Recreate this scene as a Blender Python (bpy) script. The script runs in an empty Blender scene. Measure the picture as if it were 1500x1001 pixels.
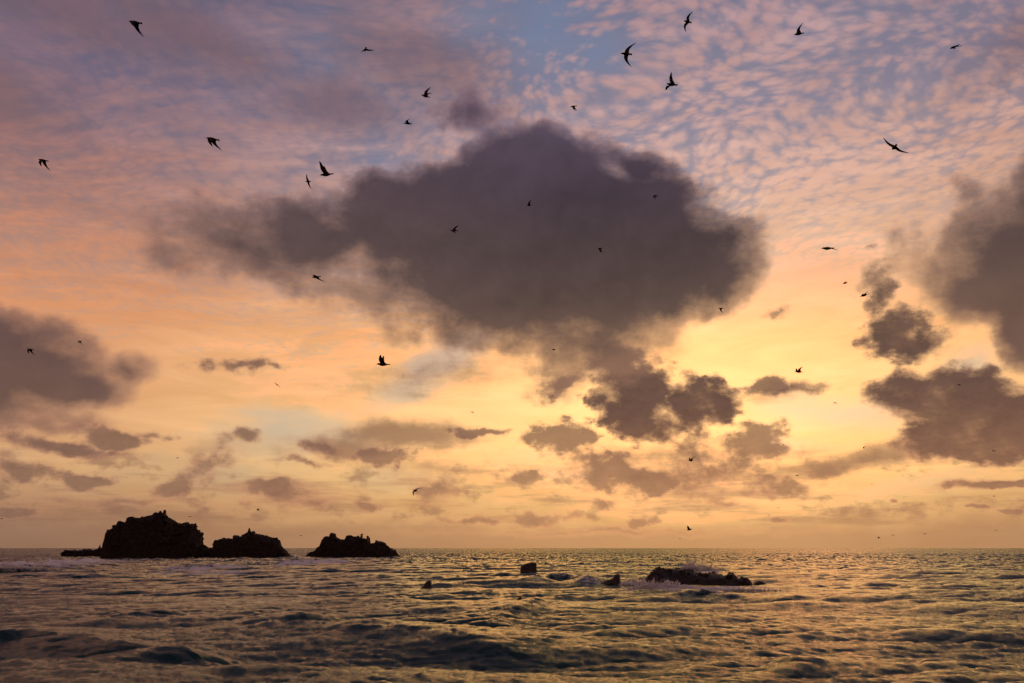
import bpy, bmesh, math, random
import numpy as np
from mathutils import Vector, Matrix, Euler, noise as mnoise

R = math.radians
scene = bpy.context.scene
col = scene.collection

# ------------------------------------------------------------------ camera
CAM_H = 5.0
PITCH = math.atan(302.5 / 1000.0)
cam_data = bpy.data.cameras.new('camera')
cam_data.sensor_width = 36.0
cam_data.lens = 24.0
cam_data.clip_start = 0.1
cam_data.clip_end = 60000.0
cam = bpy.data.objects.new('camera', cam_data)
cam.location = (0, 0, CAM_H)
cam.rotation_euler = (math.pi / 2 + PITCH, 0, 0)
col.objects.link(cam)
scene.camera = cam

# directions and places are measured off the photograph (1500 x 1001, focal length 1000 px)
CP, SP = math.cos(PITCH), math.sin(PITCH)


def ray(px, py):
    a = (px - 750.0) / 1000.0
    b = (500.5 - py) / 1000.0
    return Vector((a, CP - b * SP, SP + b * CP))


def direction(px, py):
    return ray(px, py).normalized()


def on_sea(px, py):
    r = ray(px, py)
    t = -CAM_H / r.z
    return Vector((r.x * t, r.y * t, 0.0))


def at_depth(px, py, depth):
    r = ray(px, py)
    t = depth / r.y
    return Vector((r.x * t, r.y * t, CAM_H + r.z * t))


# ------------------------------------------------------------------ view
scene.view_settings.view_transform = 'Standard'
scene.view_settings.look = 'None'
scene.view_settings.gamma = 1.0
scene.view_settings.exposure = 0.0
scene.cycles.max_bounces = 4
scene.cycles.diffuse_bounces = 2
scene.cycles.glossy_bounces = 3
scene.cycles.caustics_reflective = False
scene.cycles.caustics_refractive = False

SUN_AZ = R(14.0)      # to the right of the view axis
SUN_EL = R(3.5)

# ------------------------------------------------------------------ sky: a world of sunset air, altocumulus veil and cumulus
world = bpy.data.worlds.new('World')
scene.world = world
world.use_nodes = True
wt = world.node_tree
wt.nodes.clear()


class S:
    """a node socket with arithmetic"""
    tree = None

    def __init__(self, sock):
        self.s = sock

    def __add__(a, b): return mth('ADD', a, b)
    def __radd__(a, b): return mth('ADD', b, a)
    def __sub__(a, b): return mth('SUBTRACT', a, b)
    def __rsub__(a, b): return mth('SUBTRACT', b, a)
    def __mul__(a, b): return mth('MULTIPLY', a, b)
    def __rmul__(a, b): return mth('MULTIPLY', b, a)
    def __truediv__(a, b): return mth('DIVIDE', a, b)


def plug(sock, v):
    if isinstance(v, S):
        S.tree.links.new(v.s, sock)
    else:
        sock.default_value = v


def mth(op, a, b=None, c=None, clamp=False):
    n = S.tree.nodes.new('ShaderNodeMath')
    n.operation = op
    n.use_clamp = clamp
    plug(n.inputs[0], a)
    if b is not None:
        plug(n.inputs[1], b)
    if c is not None:
        plug(n.inputs[2], c)
    return S(n.outputs[0])


def vmth(op, a, b=None, out=0):
    n = S.tree.nodes.new('ShaderNodeVectorMath')
    n.operation = op
    plug(n.inputs[0], a)
    if b is not None:
        plug(n.inputs['Scale'] if op == 'SCALE' else n.inputs[1], b)
    return S(n.outputs[out])


def xyz(v):
    n = S.tree.nodes.new('ShaderNodeSeparateXYZ')
    plug(n.inputs[0], v)
    return S(n.outputs[0]), S(n.outputs[1]), S(n.outputs[2])


def comb(x, y, z):
    n = S.tree.nodes.new('ShaderNodeCombineXYZ')
    for i, v in enumerate((x, y, z)):
        plug(n.inputs[i], v)
    return S(n.outputs[0])


def smooth(v, lo, hi, a=0.0, b=1.0):
    n = S.tree.nodes.new('ShaderNodeMapRange')
    n.interpolation_type = 'SMOOTHSTEP'
    plug(n.inputs['Value'], v)
    n.inputs['From Min'].default_value = lo
    n.inputs['From Max'].default_value = hi
    n.inputs['To Min'].default_value = a
    n.inputs['To Max'].default_value = b
    return S(n.outputs[0])


def mix(f, a, b):
    n = S.tree.nodes.new('ShaderNodeMix')
    n.data_type = 'RGBA'
    n.clamp_factor = True
    ins = [s for s in n.inputs if s.enabled]
    plug(ins[0], f)
    plug(ins[1], a)
    plug(ins[2], b)
    return S([o for o in n.outputs if o.enabled][0])


def lin(c):
    c = c / 255.0
    return c / 12.92 if c <= 0.04045 else ((c + 0.055) / 1.055) ** 2.4


def rgb(r, g, b):
    return (lin(r), lin(g), lin(b), 1.0)


def ramp(v, stops):
    n = S.tree.nodes.new('ShaderNodeValToRGB')
    plug(n.inputs[0], v)
    els = n.color_ramp.elements
    while len(els) < len(stops):
        els.new(0.5)
    for e, (p, c) in zip(els, stops):
        e.position = p
        e.color = rgb(*c)
    return S(n.outputs[0])


def noise(v, scale, detail=4.0, rough=0.5, lac=2.0, dist=0.0, color=False):
    n = S.tree.nodes.new('ShaderNodeTexNoise')
    n.noise_dimensions = '3D'
    n.normalize = True
    plug(n.inputs['Vector'], v)
    n.inputs['Scale'].default_value = scale
    n.inputs['Detail'].default_value = detail
    n.inputs['Roughness'].default_value = rough
    n.inputs['Lacunarity'].default_value = lac
    n.inputs['Distortion'].default_value = dist
    return S(n.outputs['Color' if color else 'Fac'])


def voronoi(v, scale, detail=0.0, dims='3D'):
    n = S.tree.nodes.new('ShaderNodeTexVoronoi')
    n.feature = 'F1'
    n.voronoi_dimensions = dims
    plug(n.inputs['Vector'], v)
    n.inputs['Scale'].default_value = scale
    n.inputs['Detail'].default_value = detail
    return S(n.outputs['Distance'])


def blob_field(dw, blobs, soft=0.25):
    """largest of many soft ellipses laid on the sky's sphere: (px, py, half width, half height, tilt, weight)"""
    f = None
    for bl in blobs:
        px, py, rx, ry = bl[:4]
        rot = R(bl[4]) if len(bl) > 4 else 0.0
        wgt = bl[5] if len(bl) > 5 else 1.0
        rr = ray(px, py)
        k = 1.0 / rr.length
        c = rr.normalized()
        e1 = c.cross(Vector((0, 0, 1))).normalized()
        e2 = e1.cross(c)
        e1, e2 = (e1 * math.cos(rot) + e2 * math.sin(rot)), (-e1 * math.sin(rot) + e2 * math.cos(rot))
        la = vmth('DOT_PRODUCT', dw, tuple(e1 * (1000.0 / (rx * k))), out=1)
        lb = vmth('DOT_PRODUCT', dw, tuple(e2 * (1000.0 / (ry * k))), out=1)
        ln = mth('SQRT', mth('MULTIPLY_ADD', la, la, lb * lb))
        b = mth('MULTIPLY_ADD', ln, -wgt, wgt)
        f = b if f is None else mth('SMOOTH_MAX', f, b, soft)
    return f - behind


S.tree = wt
tc = wt.nodes.new('ShaderNodeTexCoord')
D = S(tc.outputs['Generated'])
dx, dy, dz = xyz(D)
az = mth('ARCTAN2', dx, dy)
el = mth('ARCSINE', dz)
behind = smooth(dy, -0.1, 0.1, 5.0, 0.0)
eln = el * (1.0 / R(90.0))                      # 0 at the horizon, 1 overhead
dsun = mth('ABSOLUTE', az - SUN_AZ)
wl = smooth(dsun, R(4), R(56))                  # 0 toward the sun, 1 off to the side
wback = smooth(dsun, R(60), R(170))


def E(deg):
    return deg / 90.0


# clear air between the clouds: Nishita dusk sky and the warm low air
sky = wt.nodes.new('ShaderNodeTexSky')
sky.sky_type = 'NISHITA'
sky.sun_disc = False
sky.sun_elevation = SUN_EL
sky.sun_rotation = SUN_AZ
sky.altitude = 0
sky.air_density = 1.0
sky.dust_density = 2.0
sky.ozone_density = 2.0
SKY_K = 0.06
nish = vmth('SCALE', S(sky.outputs[0]), SKY_K)

air = ramp(eln, [(0, (205, 152, 102)), (E(5), (240, 200, 146)), (E(10), (228, 210, 182)), (E(17), (210, 196, 188)),
                 (E(25), (170, 164, 174)), (E(33), (134, 138, 164)), (E(43), (112, 124, 154)), (E(62), (66, 78, 106)), (1, (38, 46, 70))])
air_side = ramp(eln, [(0, (150, 114, 92)), (E(5), (202, 165, 128)), (E(10), (200, 192, 174)), (E(17), (190, 160, 146)),
                      (E(25), (146, 118, 122)), (E(33), (112, 106, 134)), (E(43), (92, 92, 122)), (E(62), (58, 60, 82)), (1, (34, 38, 56))])
air = mix(wl, air, air_side)
air = mix(0.25, air, nish)

# the high veil, lit from below the horizon
veil = ramp(eln, [(0, (204, 150, 98)), (E(2.5), (230, 174, 112)), (E(5.5), (252, 204, 132)), (E(11), (255, 216, 150)), (E(17), (252, 202, 140)),
                  (E(22), (248, 196, 152)), (E(28), (234, 184, 160)), (E(34), (206, 164, 156)), (E(43), (180, 142, 144)),
                  (E(62), (112, 90, 100)), (1, (62, 54, 68))])
veil_side = ramp(eln, [(0, (150, 115, 92)), (E(2.5), (170, 128, 98)), (E(5.5), (214, 166, 120)), (E(11), (226, 164, 116)), (E(17), (218, 148, 106)),
                       (E(22), (196, 134, 108)), (E(28), (174, 124, 116)), (E(34), (146, 114, 122)), (E(43), (114, 92, 104)),
                       (E(62), (76, 64, 78)), (1, (46, 42, 56))])
veil = mix(wl, veil, veil_side)
brush = noise(vmth('MULTIPLY', D, (3.0, 3.0, 13.0)), 2.2, 6.0, 0.6, dist=0.6)
veil = vmth('MULTIPLY', veil, comb(mth('MULTIPLY_ADD', brush, 0.42, 0.79), mth('MULTIPLY_ADD', brush, 0.62, 0.69), mth('MULTIPLY_ADD', brush, 0.80, 0.60)))

# altocumulus on a flat deck far above
deckz = mth('MAXIMUM', dz, 0.0) + 0.10
q = comb(dx / deckz, dy / deckz, 0.0)
qw = noise(q, 1.3, 2.0, color=True)
q2 = vmth('ADD', q, vmth('SCALE', qw, 0.45))
row = noise(vmth('MULTIPLY', q2, (1.0, 0.45, 1.0)), 9.0, 2.0, 0.5)
puff = noise(vmth('MULTIPLY', q2, (0.9, 1.0, 1.0)), 27.0, 3.0, 0.6) * 0.70 + row * 0.30
cell = voronoi(q2, 27.0, 1.0, '2D')
broad = noise(q, 1.6, 3.0, 0.5)
blue = blob_field(vmth('ADD', D, vmth('SCALE', vmth('SUBTRACT', qw, (0.5, 0.5, 0.5)), 0.06)), [(800, 40, 120, 120), (700, 30, 90, 70), (480, 50, 80, 90, 0, 0.45), (560, 240, 70, 60, 0, 0.6), (880, 70, 70, 60)])
bluew = mth('MAXIMUM', blue + (broad - 0.5) * 1.2, 0.0)
pf = puff * 1.9 - cell * 0.72 + (broad - 0.5) * 1.2 - 0.08 - bluew * 0.75
puffs = smooth(pf, -0.10, 0.78)
# wind-drawn cirrus on the shaded side
n = wt.nodes.new('ShaderNodeMapping')
plug(n.inputs['Vector'], q2)
n.inputs['Rotation'].default_value = (0, 0, R(-38))
n.inputs['Scale'].default_value = (2.2, 9.0, 1.0)
cir = smooth(noise(S(n.outputs[0]), 1.5, 6.0, 0.62), 0.36, 0.72)
side = smooth(az, R(-16), R(6), 1.0, 0.0)
flat = smooth(el, R(17), R(30), 1.0, 0.0)
hi = (puffs * 0.74 + 0.16) * (1.0 - flat) + flat * 0.82
hi_l = cir * 0.50 + puffs * 0.30 + 0.12 + flat * 0.35
vcov_hi = hi * (1.0 - side) + hi_l * side
# windows of clear pale air in the low veil
wn = noise(vmth('MULTIPLY', D, (2.0, 2.0, 6.0)), 3.4, 5.0, 0.55)
Dw = vmth('ADD', D, vmth('SCALE', vmth('SUBTRACT', noise(D, 9.0, 4.0, color=True), (0.5, 0.5, 0.5)), 0.06))
gaps = blob_field(Dw, [(450, 645, 170, 46), (650, 520, 150, 34, 38), (330, 700, 150, 40), (820, 690, 130, 34), (1215, 605, 150, 34, -4), (1150, 660, 90, 22),
                       (560, 700, 120, 30), (1330, 715, 160, 18, 8), (1420, 545, 70, 40)])
open_ = smooth(gaps + (wn - 0.5) * 2.2, -0.1, 1.0)
vcov = mth('MULTIPLY', mth('MINIMUM', vcov_hi + smooth(el, R(9), R(20), 0.5, 0.0), 1.0), 1.0 - open_ * smooth(el, R(18), R(26), 0.78, 0.0), clamp=True)
base = mix(vcov, mix(bluew * 0.9, air, rgb(98, 124, 158)), veil)

# aureole round the hidden sun
gl = vmth('DOT_PRODUCT', D, tuple(direction(1010, 610)), out=1)
glow = mth('POWER', mth('MAXIMUM', gl, 0.0), 45.0)
base = vmth('ADD', base, vmth('SCALE', comb(0.26, 0.16, 0.055), glow))
hot = mth('POWER', 1.0 - wl, 1.6) * smooth(el, R(2.5), R(8)) * smooth(el, R(16), R(26), 1.0, 0.0)
base = vmth('MULTIPLY', base, comb(mth('MULTIPLY_ADD', hot, 0.22, 1.0), mth('MULTIPLY_ADD', hot, 0.06, 1.0), mth('MULTIPLY_ADD', hot, -0.06, 1.0)))
base = mix(wback, base, vmth('MULTIPLY', base, (0.74, 0.74, 0.88)))

# cloud colours by height: dim grey-mauve overhead, warm brown in the low air
cum = ramp(eln, [(0, (186, 136, 94)), (E(3), (176, 126, 92)), (E(7), (150, 108, 84)), (E(11), (122, 91, 77)), (E(16.5), (116, 90, 76)),
                 (E(20), (92, 74, 68)), (E(24), (78, 64, 64)), (E(29), (73, 60, 69)), (E(34), (84, 71, 86)), (E(41), (104, 87, 100)), (1, (60, 54, 68))])
cum_side = ramp(eln, [(0, (140, 106, 86)), (E(3), (136, 102, 84)), (E(7), (124, 93, 80)), (E(11), (110, 84, 76)), (E(17), (100, 77, 74)),
                      (E(23), (100, 80, 78)), (E(30), (96, 78, 82)), (E(40), (104, 85, 92)), (1, (52, 46, 60))])
cum = mix(wl, cum, cum_side)

# warped directions and the two scales of billow
wA = vmth('SUBTRACT', noise(D, 6.0, 5.0, 0.55, color=True), (0.5, 0.5, 0.5))
DA = vmth('ADD', D, vmth('SCALE', wA, 0.075))
wB = vmth('SUBTRACT', noise(D, 17.0, 5.0, 0.55, color=True), (0.5, 0.5, 0.5))
DB = vmth('ADD', D, vmth('SCALE', wB, 0.035))
nA = (noise(D, 9.0, 9.0, 0.58) - 0.5) * 2.0
nB = (noise(vmth('MULTIPLY', D, (1, 1, 1.6)), 26.0, 7.0, 0.66) - 0.5) * 2.0
bilA = 0.42 - voronoi(DA, 15.0, 1.0)
bilB = 0.42 - voronoi(vmth('MULTIPLY', DB, (1, 1, 1.4)), 38.0, 1.0)
nA_o = (noise(vmth('ADD', D, (0.012, 0.0, -0.022)), 9.0, 6.0, 0.58) - 0.5) * 2.0
relA = nA - nA_o
nB_o = (noise(vmth('ADD', vmth('MULTIPLY', D, (1, 1, 1.6)), (0.004, 0.0, -0.011)), 26.0, 5.0, 0.66) - 0.5) * 2.0
relB = nB - nB_o
inner = noise(DA, 5.0, 5.0, 0.55)


cum_thin = vmth('MULTIPLY', cum, (2.15, 1.95, 1.75))


def cloud_layer(back, f, nz, fine_n, lo, hi_, core0, core1, opacity=1.0, haze=0.0, soft=None, rel=0.0, relief=0.0, dim=1.0):
    t = f + nz
    if soft is not None:
        t = t * soft
    a = smooth(t, lo, hi_)
    body = smooth(mth('MINIMUM', t, core1) + fine_n, core0, core1)
    c = mix(body, mix(0.35, cum_thin, back), vmth('SCALE', cum, mth('MULTIPLY_ADD', rel, relief, dim)))
    if haze:
        c = mix(haze, c, back)
    return mix(a * opacity, back, c)


# faint mauve patches high up
HIGH = [(620, 85, 190, 80, -8), (500, 150, 150, 60, 10), (250, 55, 230, 60, 0), (120, 30, 200, 60), (700, 150, 70, 34),
        (-60, 120, 160, 90), (1560, 40, 160, 70)]
base = mix(smooth(blob_field(DA, HIGH) + nA * 0.6, -0.15, 0.85) * 0.62, base, mix(0.35, rgb(122, 98, 106), cum))

# small low clouds along the horizon
streak = noise(vmth('MULTIPLY', comb(az, el, 0.0), (5.0, 44.0, 1.0)), 1.0, 6.0, 0.6)
lowmask = smooth(el, R(0.3), R(2.0)) * smooth(el, R(3.0), R(8.5), 1.0, 0.0)
base = mix(smooth(streak, 0.47, 0.64) * lowmask * 0.6, base, cum)
crumbs = noise(vmth('MULTIPLY', comb(az, el, 0.0), (20.0, 34.0, 1.0)), 1.0, 6.0, 0.58)
crmask = smooth(el, R(1.0), R(2.6)) * smooth(el, R(4.5), R(9.0), 1.0, 0.0)
base = mix(smooth(crumbs, 0.51, 0.68) * crmask * 0.75, base, cum)
bank = noise(vmth('MULTIPLY', comb(az, el, 0.0), (9.0, 16.0, 1.0)), 1.0, 5.0, 0.6)
bankt = smooth(el - (bank - 0.5) * R(3.6), R(0.9), R(2.3), 1.0, 0.0)
base = mix(bankt * 0.55, base, cum)

softB = smooth(noise(D, 9.0, 2.0), 0.34, 0.64, 0.6, 1.6)
LOW = [(180, 640, 70, 20), (105, 655, 90, 13, -4), (30, 690, 62, 24), (120, 700, 58, 18), (300, 680, 78, 34, 42), (262, 716, 46, 22, 35),
       (356, 640, 28, 18), (560, 670, 74, 18), (705, 634, 60, 10), (470, 656, 54, 14), (452, 678, 56, 7),
       (640, 722, 50, 24), (405, 716, 84, 22), (470, 738, 40, 12), (345, 538, 80, 14, 5, 0.6), (820, 642, 66, 34), (890, 694, 84, 34),
       (1036, 694, 88, 44), (1110, 652, 66, 46), (1016, 660, 44, 44), (1140, 714, 74, 18), (966, 704, 54, 28), (770, 700, 60, 16),
       (1120, 566, 56, 14), (818, 562, 60, 18, 25, 0.6), (786, 762, 42, 14), (834, 756, 30, 13), (884, 740, 28, 15),
       (942, 766, 30, 13), (700, 764, 70, 9), (1145, 762, 22, 8), (1460, 708, 90, 8), (1440, 748, 16, 6), (1482, 747, 24, 6),
       (1310, 737, 12, 6), (540, 745, 28, 9), (1140, 460, 26, 9, 0, 0.6), (1060, 738, 40, 10), (-30, 750, 130, 14), (30, 640, 60, 20, 0, .7)]
LENS = [(590, 640, 150, 30, 2), (500, 655, 90, 22), (1255, 674, 170, 20, 9), (1460, 708, 110, 10), (100, 655, 110, 14, -4), (980, 690, 260, 70, 0, 0.55),
        (420, 725, 120, 26, 0, 0.5), (180, 735, 160, 10, 0, 0.6), (650, 690, 120, 30, 0, 0.35), (1130, 570, 70, 22, 0, 0.5), (640, 545, 200, 40, 10, 0.4),
        (820, 560, 70, 30, 20, 0.6), (60, 620, 120, 16, 0, 0.6), (900, 780, 400, 9, 0, 0.5)]
base = cloud_layer(base, blob_field(DB, LENS, 0.2) * 1.5, nB * 0.34 + (streak - 0.5) * 0.8, nB * 0.5, -0.05, 0.75, 0.0, 1.2, 0.9, 0.15)
base = cloud_layer(base, blob_field(DB, LOW, 0.2) * 1.5, nB * 0.85 + bilB * 0.6 + 0.10, nB * 0.9, -0.08, 0.80, 0.0, 1.15, 1.0, 0.14, soft=softB, rel=relB, relief=0.35)

# the larger cumulus
MID = [(930, 580, 78, 76), (1022, 590, 72, 48), (900, 540, 46, 46), (955, 625, 66, 30),
       (1400, 590, 92, 62, 0, 1.5), (1325, 575, 62, 36, 0, 1.2), (1425, 645, 110, 42, 0, 1.4), (1500, 622, 80, 60, 0, 1.4), (1590, 630, 100, 60),
       (1312, 485, 60, 52, -30, 0.62), (1286, 420, 30, 56, 0, 0.55), (1352, 506, 60, 30, 0, 0.6), (1180, 568, 50, 12, 0, 0.6)]
BIG = [(785, 252, 140, 94), (690, 312, 215, 100, 16), (905, 330, 200, 106, -24), (1036, 388, 104, 80, -22), (930, 420, 150, 70), (590, 330, 150, 84), (470, 355, 150, 66, 0, 0.8),
       (340, 362, 160, 60, 0, 0.62), (250, 370, 120, 50, 0, 0.4), (770, 415, 240, 100), (890, 455, 120, 56, 0, 0.7), (610, 405, 130, 52, 0, 0.6), (870, 505, 120, 76, 0, 0.62),
       (720, 465, 190, 66, 0, 0.5), (700, 150, 70, 30, 0, 0.3), (930, 240, 60, 36, -25, 0.6), (540, 425, 140, 46, 0, 0.45),
       (1484, 375, 90, 140, 0, 0.75), (1432, 432, 88, 72, 0, 0.7), (1512, 470, 64, 110, 0, 0.9), (1580, 380, 130, 190), (1400, 400, 90, 110, 0, 0.3),
       (35, 532, 140, 76), (105, 562, 104, 42), (192, 540, 44, 32, 0, 0.6), (0, 500, 104, 62), (-60, 570, 160, 70), (40, 600, 130, 26, 0, 0.4)]
# scattered cumulus carry on over the rest of the sky
fwd = vmth('DOT_PRODUCT', D, (0.0, CP, SP), out=1)
outside = smooth(fwd, 0.60, 0.72, 1.0, 0.0)
gen = noise(D, 2.4, 3.0, 0.5) * 5.0 - 2.7
base = cloud_layer(base, blob_field(DB, MID) * 1.9, nB * 0.7 + bilB * 0.55 + 0.12, nB * 0.8 + (inner - 0.5) * 1.4, -0.05, 0.55, -0.1, 1.1, soft=softB, rel=relB, relief=0.30, dim=0.80)
fA = mth('MAXIMUM', blob_field(DA, BIG) * 2.1, gen * outside - (1.0 - outside) * 3.0)
# undersides melt away, crowns keep a harder edge
fA = fA + mth('MULTIPLY', nB, 0.22)
softA = smooth(noise(D, 3.7, 2.0), 0.34, 0.64, 0.95, 1.8) * smooth(el, R(14), R(27), 0.82, 1.1)
base = cloud_layer(base, fA, nA * 0.6 + bilA * 0.5 + 0.16, (inner - 0.5) * 1.4 + nB * 0.3 + relA * 0.35, -0.06, 0.60, 0.0, 1.5, soft=softA, rel=relA, relief=0.42)

# the brightest air is past what the camera's red channel holds
bx_, by_, bz_ = xyz(base)
base = comb(bx_ + mth('MAXIMUM', bx_ - 0.84, 0.0) * 1.6, by_, bz_)

bg = wt.nodes.new('ShaderNodeBackground')
plug(bg.inputs['Color'], base)
bg.inputs['Strength'].default_value = 1.0
wo = wt.nodes.new('ShaderNodeOutputWorld')
wt.links.new(bg.outputs[0], wo.inputs['Surface'])
world.cycles.sampling_method = 'NONE'
scene.cycles.use_adaptive_sampling = True
scene.cycles.adaptive_threshold = 0.03
scene.cycles.adaptive_min_samples = 10

# ------------------------------------------------------------------ sun, veiled by the low cloud
sd = bpy.data.lights.new('sun', 'SUN')
sd.energy = 0.34
sd.angle = R(50)
sd.color = (1.0, 0.64, 0.15)
sun = bpy.data.objects.new('sun', sd)
sdir = Vector((math.sin(SUN_AZ) * math.cos(SUN_EL), math.cos(SUN_AZ) * math.cos(SUN_EL), math.sin(SUN_EL)))
sun.rotation_euler = (-sdir).to_track_quat('-Z', 'Y').to_euler()
sun.location = (60, 200, 60)
col.objects.link(sun)

# ------------------------------------------------------------------ materials


def new_mat(name):
    m = bpy.data.materials.new(name)
    m.use_nodes = True
    nt = m.node_tree
    nt.nodes.clear()
    out = nt.nodes.new('ShaderNodeOutputMaterial')
    p = nt.nodes.new('ShaderNodeBsdfPrincipled')
    nt.links.new(p.outputs[0], out.inputs[0])
    S.tree = nt
    return m, nt, p, out


def attr(name, out='Fac'):
    n = S.tree.nodes.new('ShaderNodeAttribute')
    n.attribute_name = name
    return S(n.outputs[out])


def bump(h, strength, dist, normal=None):
    n = S.tree.nodes.new('ShaderNodeBump')
    plug(n.inputs['Height'], h)
    n.inputs['Strength'].default_value = strength
    n.inputs['Distance'].default_value = dist
    if normal is not None:
        plug(n.inputs['Normal'], normal)
    return S(n.outputs[0])


def position():
    return S(S.tree.nodes.new('ShaderNodeNewGeometry').outputs['Position'])


sea_mat, nt, p, out = new_mat('sea_water')
P = position()
foam = attr('foam')
fine = noise(vmth('MULTIPLY', P, (0.9, 2.1, 1.0)), 3.4, 5.0, 0.72)
fn = noise(vmth('MULTIPLY', P, (0.7, 1.0, 1.0)), 1.7, 7.0, 0.68)
fbig = noise(vmth('MULTIPLY', P, (0.30, 0.16, 1.0)), 1.0, 4.0, 0.6)
lace = smooth(foam * 1.2 + (fn - 0.5) * 1.3 + (fbig - 0.5) * 1.4, 0.38, 0.85) * smooth(foam, 0.05, 0.30)
plug(p.inputs['Base Color'], mix(lace, (0.004, 0.038, 0.043, 1), (0.86, 0.85, 0.86, 1)))
far = vmth('LENGTH', P, out=1)
reach = smooth(far, 40.0, 900.0, 0.06, 0.22)
plug(p.inputs['Roughness'], mth('MAXIMUM', lace * 0.7, reach))
p.inputs['IOR'].default_value = 1.33
b1 = bump(fine, 0.75, 0.075)
b2 = bump(noise(P, 1.1, 5.0, 0.75), 0.7, 0.06, b1)
b3 = bump(lace * fn, 0.6, 0.12, b2)
# waves too small for the mesh: facets tipped toward and away from the shore, gathered in wind streaks
wind = smooth(noise(vmth('MULTIPLY', P, (0.012, 0.03, 0.0)), 1.0, 4.0, 0.6), 0.3, 0.7, 0.45, 1.35)
facet = vmth('SUBTRACT', noise(vmth('MULTIPLY', P, (0.55, 1.3, 0.0)), 1.0, 3.0, 0.7, color=True), (0.5, 0.5, 0.5))
facet = vmth('MULTIPLY', facet, (0.55, 1.25, 0.0))
tip = (smooth(far, 30.0, 500.0, 0.28, 0.85) + smooth(far, 300.0, 3000.0, 0.0, 0.9)) * wind
plug(p.inputs['Normal'], vmth('NORMALIZE', vmth('ADD', vmth('ADD', b3, vmth('SCALE', comb(0.0, -1.0, 0.0), smooth(far, 60.0, 700.0, 0.04, 0.17))), vmth('SCALE', facet, tip))))

rock_mat, nt, p, out = new_mat('dark_granite')
P = position()
rn = noise(P, 0.9, 6.0, 0.6)
plug(p.inputs['Base Color'], ramp(rn, [(0.25, (22, 16, 13)), (0.5, (36, 27, 22)), (0.75, (60, 48, 41))]))
p.inputs['Roughness'].default_value = 0.85
p.inputs['Specular IOR Level'].default_value = 0.25
plug(p.inputs['Normal'], bump(noise(P, 2.2, 7.0, 0.65), 0.8, 0.3))

wet_mat, nt, p, out = new_mat('wet_rock')
P = position()
rn = noise(P, 2.0, 6.0, 0.6)
plug(p.inputs['Base Color'], ramp(rn, [(0.25, (26, 21, 18)), (0.5, (44, 34, 29)), (0.75, (62, 50, 43))]))
plug(p.inputs['Roughness'], mth('MULTIPLY_ADD', rn, 0.35, 0.35))
p.inputs['Specular IOR Level'].default_value = 0.4
plug(p.inputs['Normal'], bump(noise(P, 5.0, 7.0, 0.65), 0.8, 0.12))

bird_mat, nt, p, out = new_mat('dark_plumage')
P = position()
plug(p.inputs['Base Color'], ramp(noise(P, 9.0, 3.0), [(0.3, (30, 26, 25)), (0.7, (52, 44, 40))]))
p.inputs['Roughness'].default_value = 0.8
p.inputs['Specular IOR Level'].default_value = 0.2

spray_mat, nt, p, out = new_mat('white_spray')
P = position()
plug(p.inputs['Base Color'], mix(noise(P, 1.5, 2.0), (0.70, 0.70, 0.72, 1), (0.84, 0.83, 0.82, 1)))
p.inputs['Roughness'].default_value = 0.9


def mesh_object(name, verts, faces, mat, parent=None, smooth_shade=False):
    me = bpy.data.meshes.new(name)
    me.from_pydata(verts, [], faces)
    me.materials.append(mat)
    if smooth_shade:
        me.polygons.foreach_set('use_smooth', [True] * len(me.polygons))
    me.update()
    o = bpy.data.objects.new(name, me)
    col.objects.link(o)
    if parent is not None:
        o.parent = parent
    return o


def tag(o, label=None, category=None, group=None, kind=None):
    for k, v in (('label', label), ('category', category), ('group', group), ('kind', kind)):
        if v:
            o[k] = v
    return o


# ------------------------------------------------------------------ the sea
rng = np.random.default_rng(7)


def fft_tile(N, L, wind_dir, spectrum, spread):
    k1 = np.fft.fftfreq(N, L / N) * 2 * np.pi
    kx, ky = np.meshgrid(k1, k1, indexing='ij')
    k = np.hypot(kx, ky)
    k[0, 0] = 1e-6
    cosd = (kx * wind_dir[0] + ky * wind_dir[1]) / k
    amp = spectrum(k) * np.abs(cosd) ** spread
    amp[0, 0] = 0
    h = amp * (rng.normal(size=(N, N)) + 1j * rng.normal(size=(N, N)))
    z = np.fft.ifft2(h).real
    gx = np.fft.ifft2(-1j * kx / k * h).real
    gy = np.fft.ifft2(-1j * ky / k * h).real
    s = 1.0 / z.std()
    return z * s, gx * s, gy * s


def sample(tile, L, x, y):
    N = tile.shape[0]
    u = (x / L * N) % N
    v = (y / L * N) % N
    i = np.floor(u).astype(int)
    j = np.floor(v).astype(int)
    fu = u - i
    fv = v - j
    fu = fu * fu * (3 - 2 * fu)
    fv = fv * fv * (3 - 2 * fv)
    i1 = (i + 1) % N
    j1 = (j + 1) % N
    i %= N
    j %= N
    return (tile[i, j] * (1 - fu) * (1 - fv) + tile[i1, j] * fu * (1 - fv) + tile[i, j1] * (1 - fu) * fv + tile[i1, j1] * fu * fv)


def band(k0, k1, pw):
    def f(k):
        return np.exp(-(k0 / k) ** 4) * np.exp(-(k / k1) ** 2) * k ** (-pw)
    return f


wd = (math.sin(R(12)), math.cos(R(12)))
swell = fft_tile(512, 310.0, wd, band(2 * np.pi / 24, 2 * np.pi / 7, 2.2), 9)
chop = fft_tile(1024, 131.0, (math.sin(R(-15)), math.cos(R(-15))), band(2 * np.pi / 7.0, 2 * np.pi / 0.45, 1.9), 5)
rip = fft_tile(512, 23.3, (math.sin(R(20)), math.cos(R(20))), band(2 * np.pi / 2.0, 2 * np.pi / 0.13, 1.8), 2.5)

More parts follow.
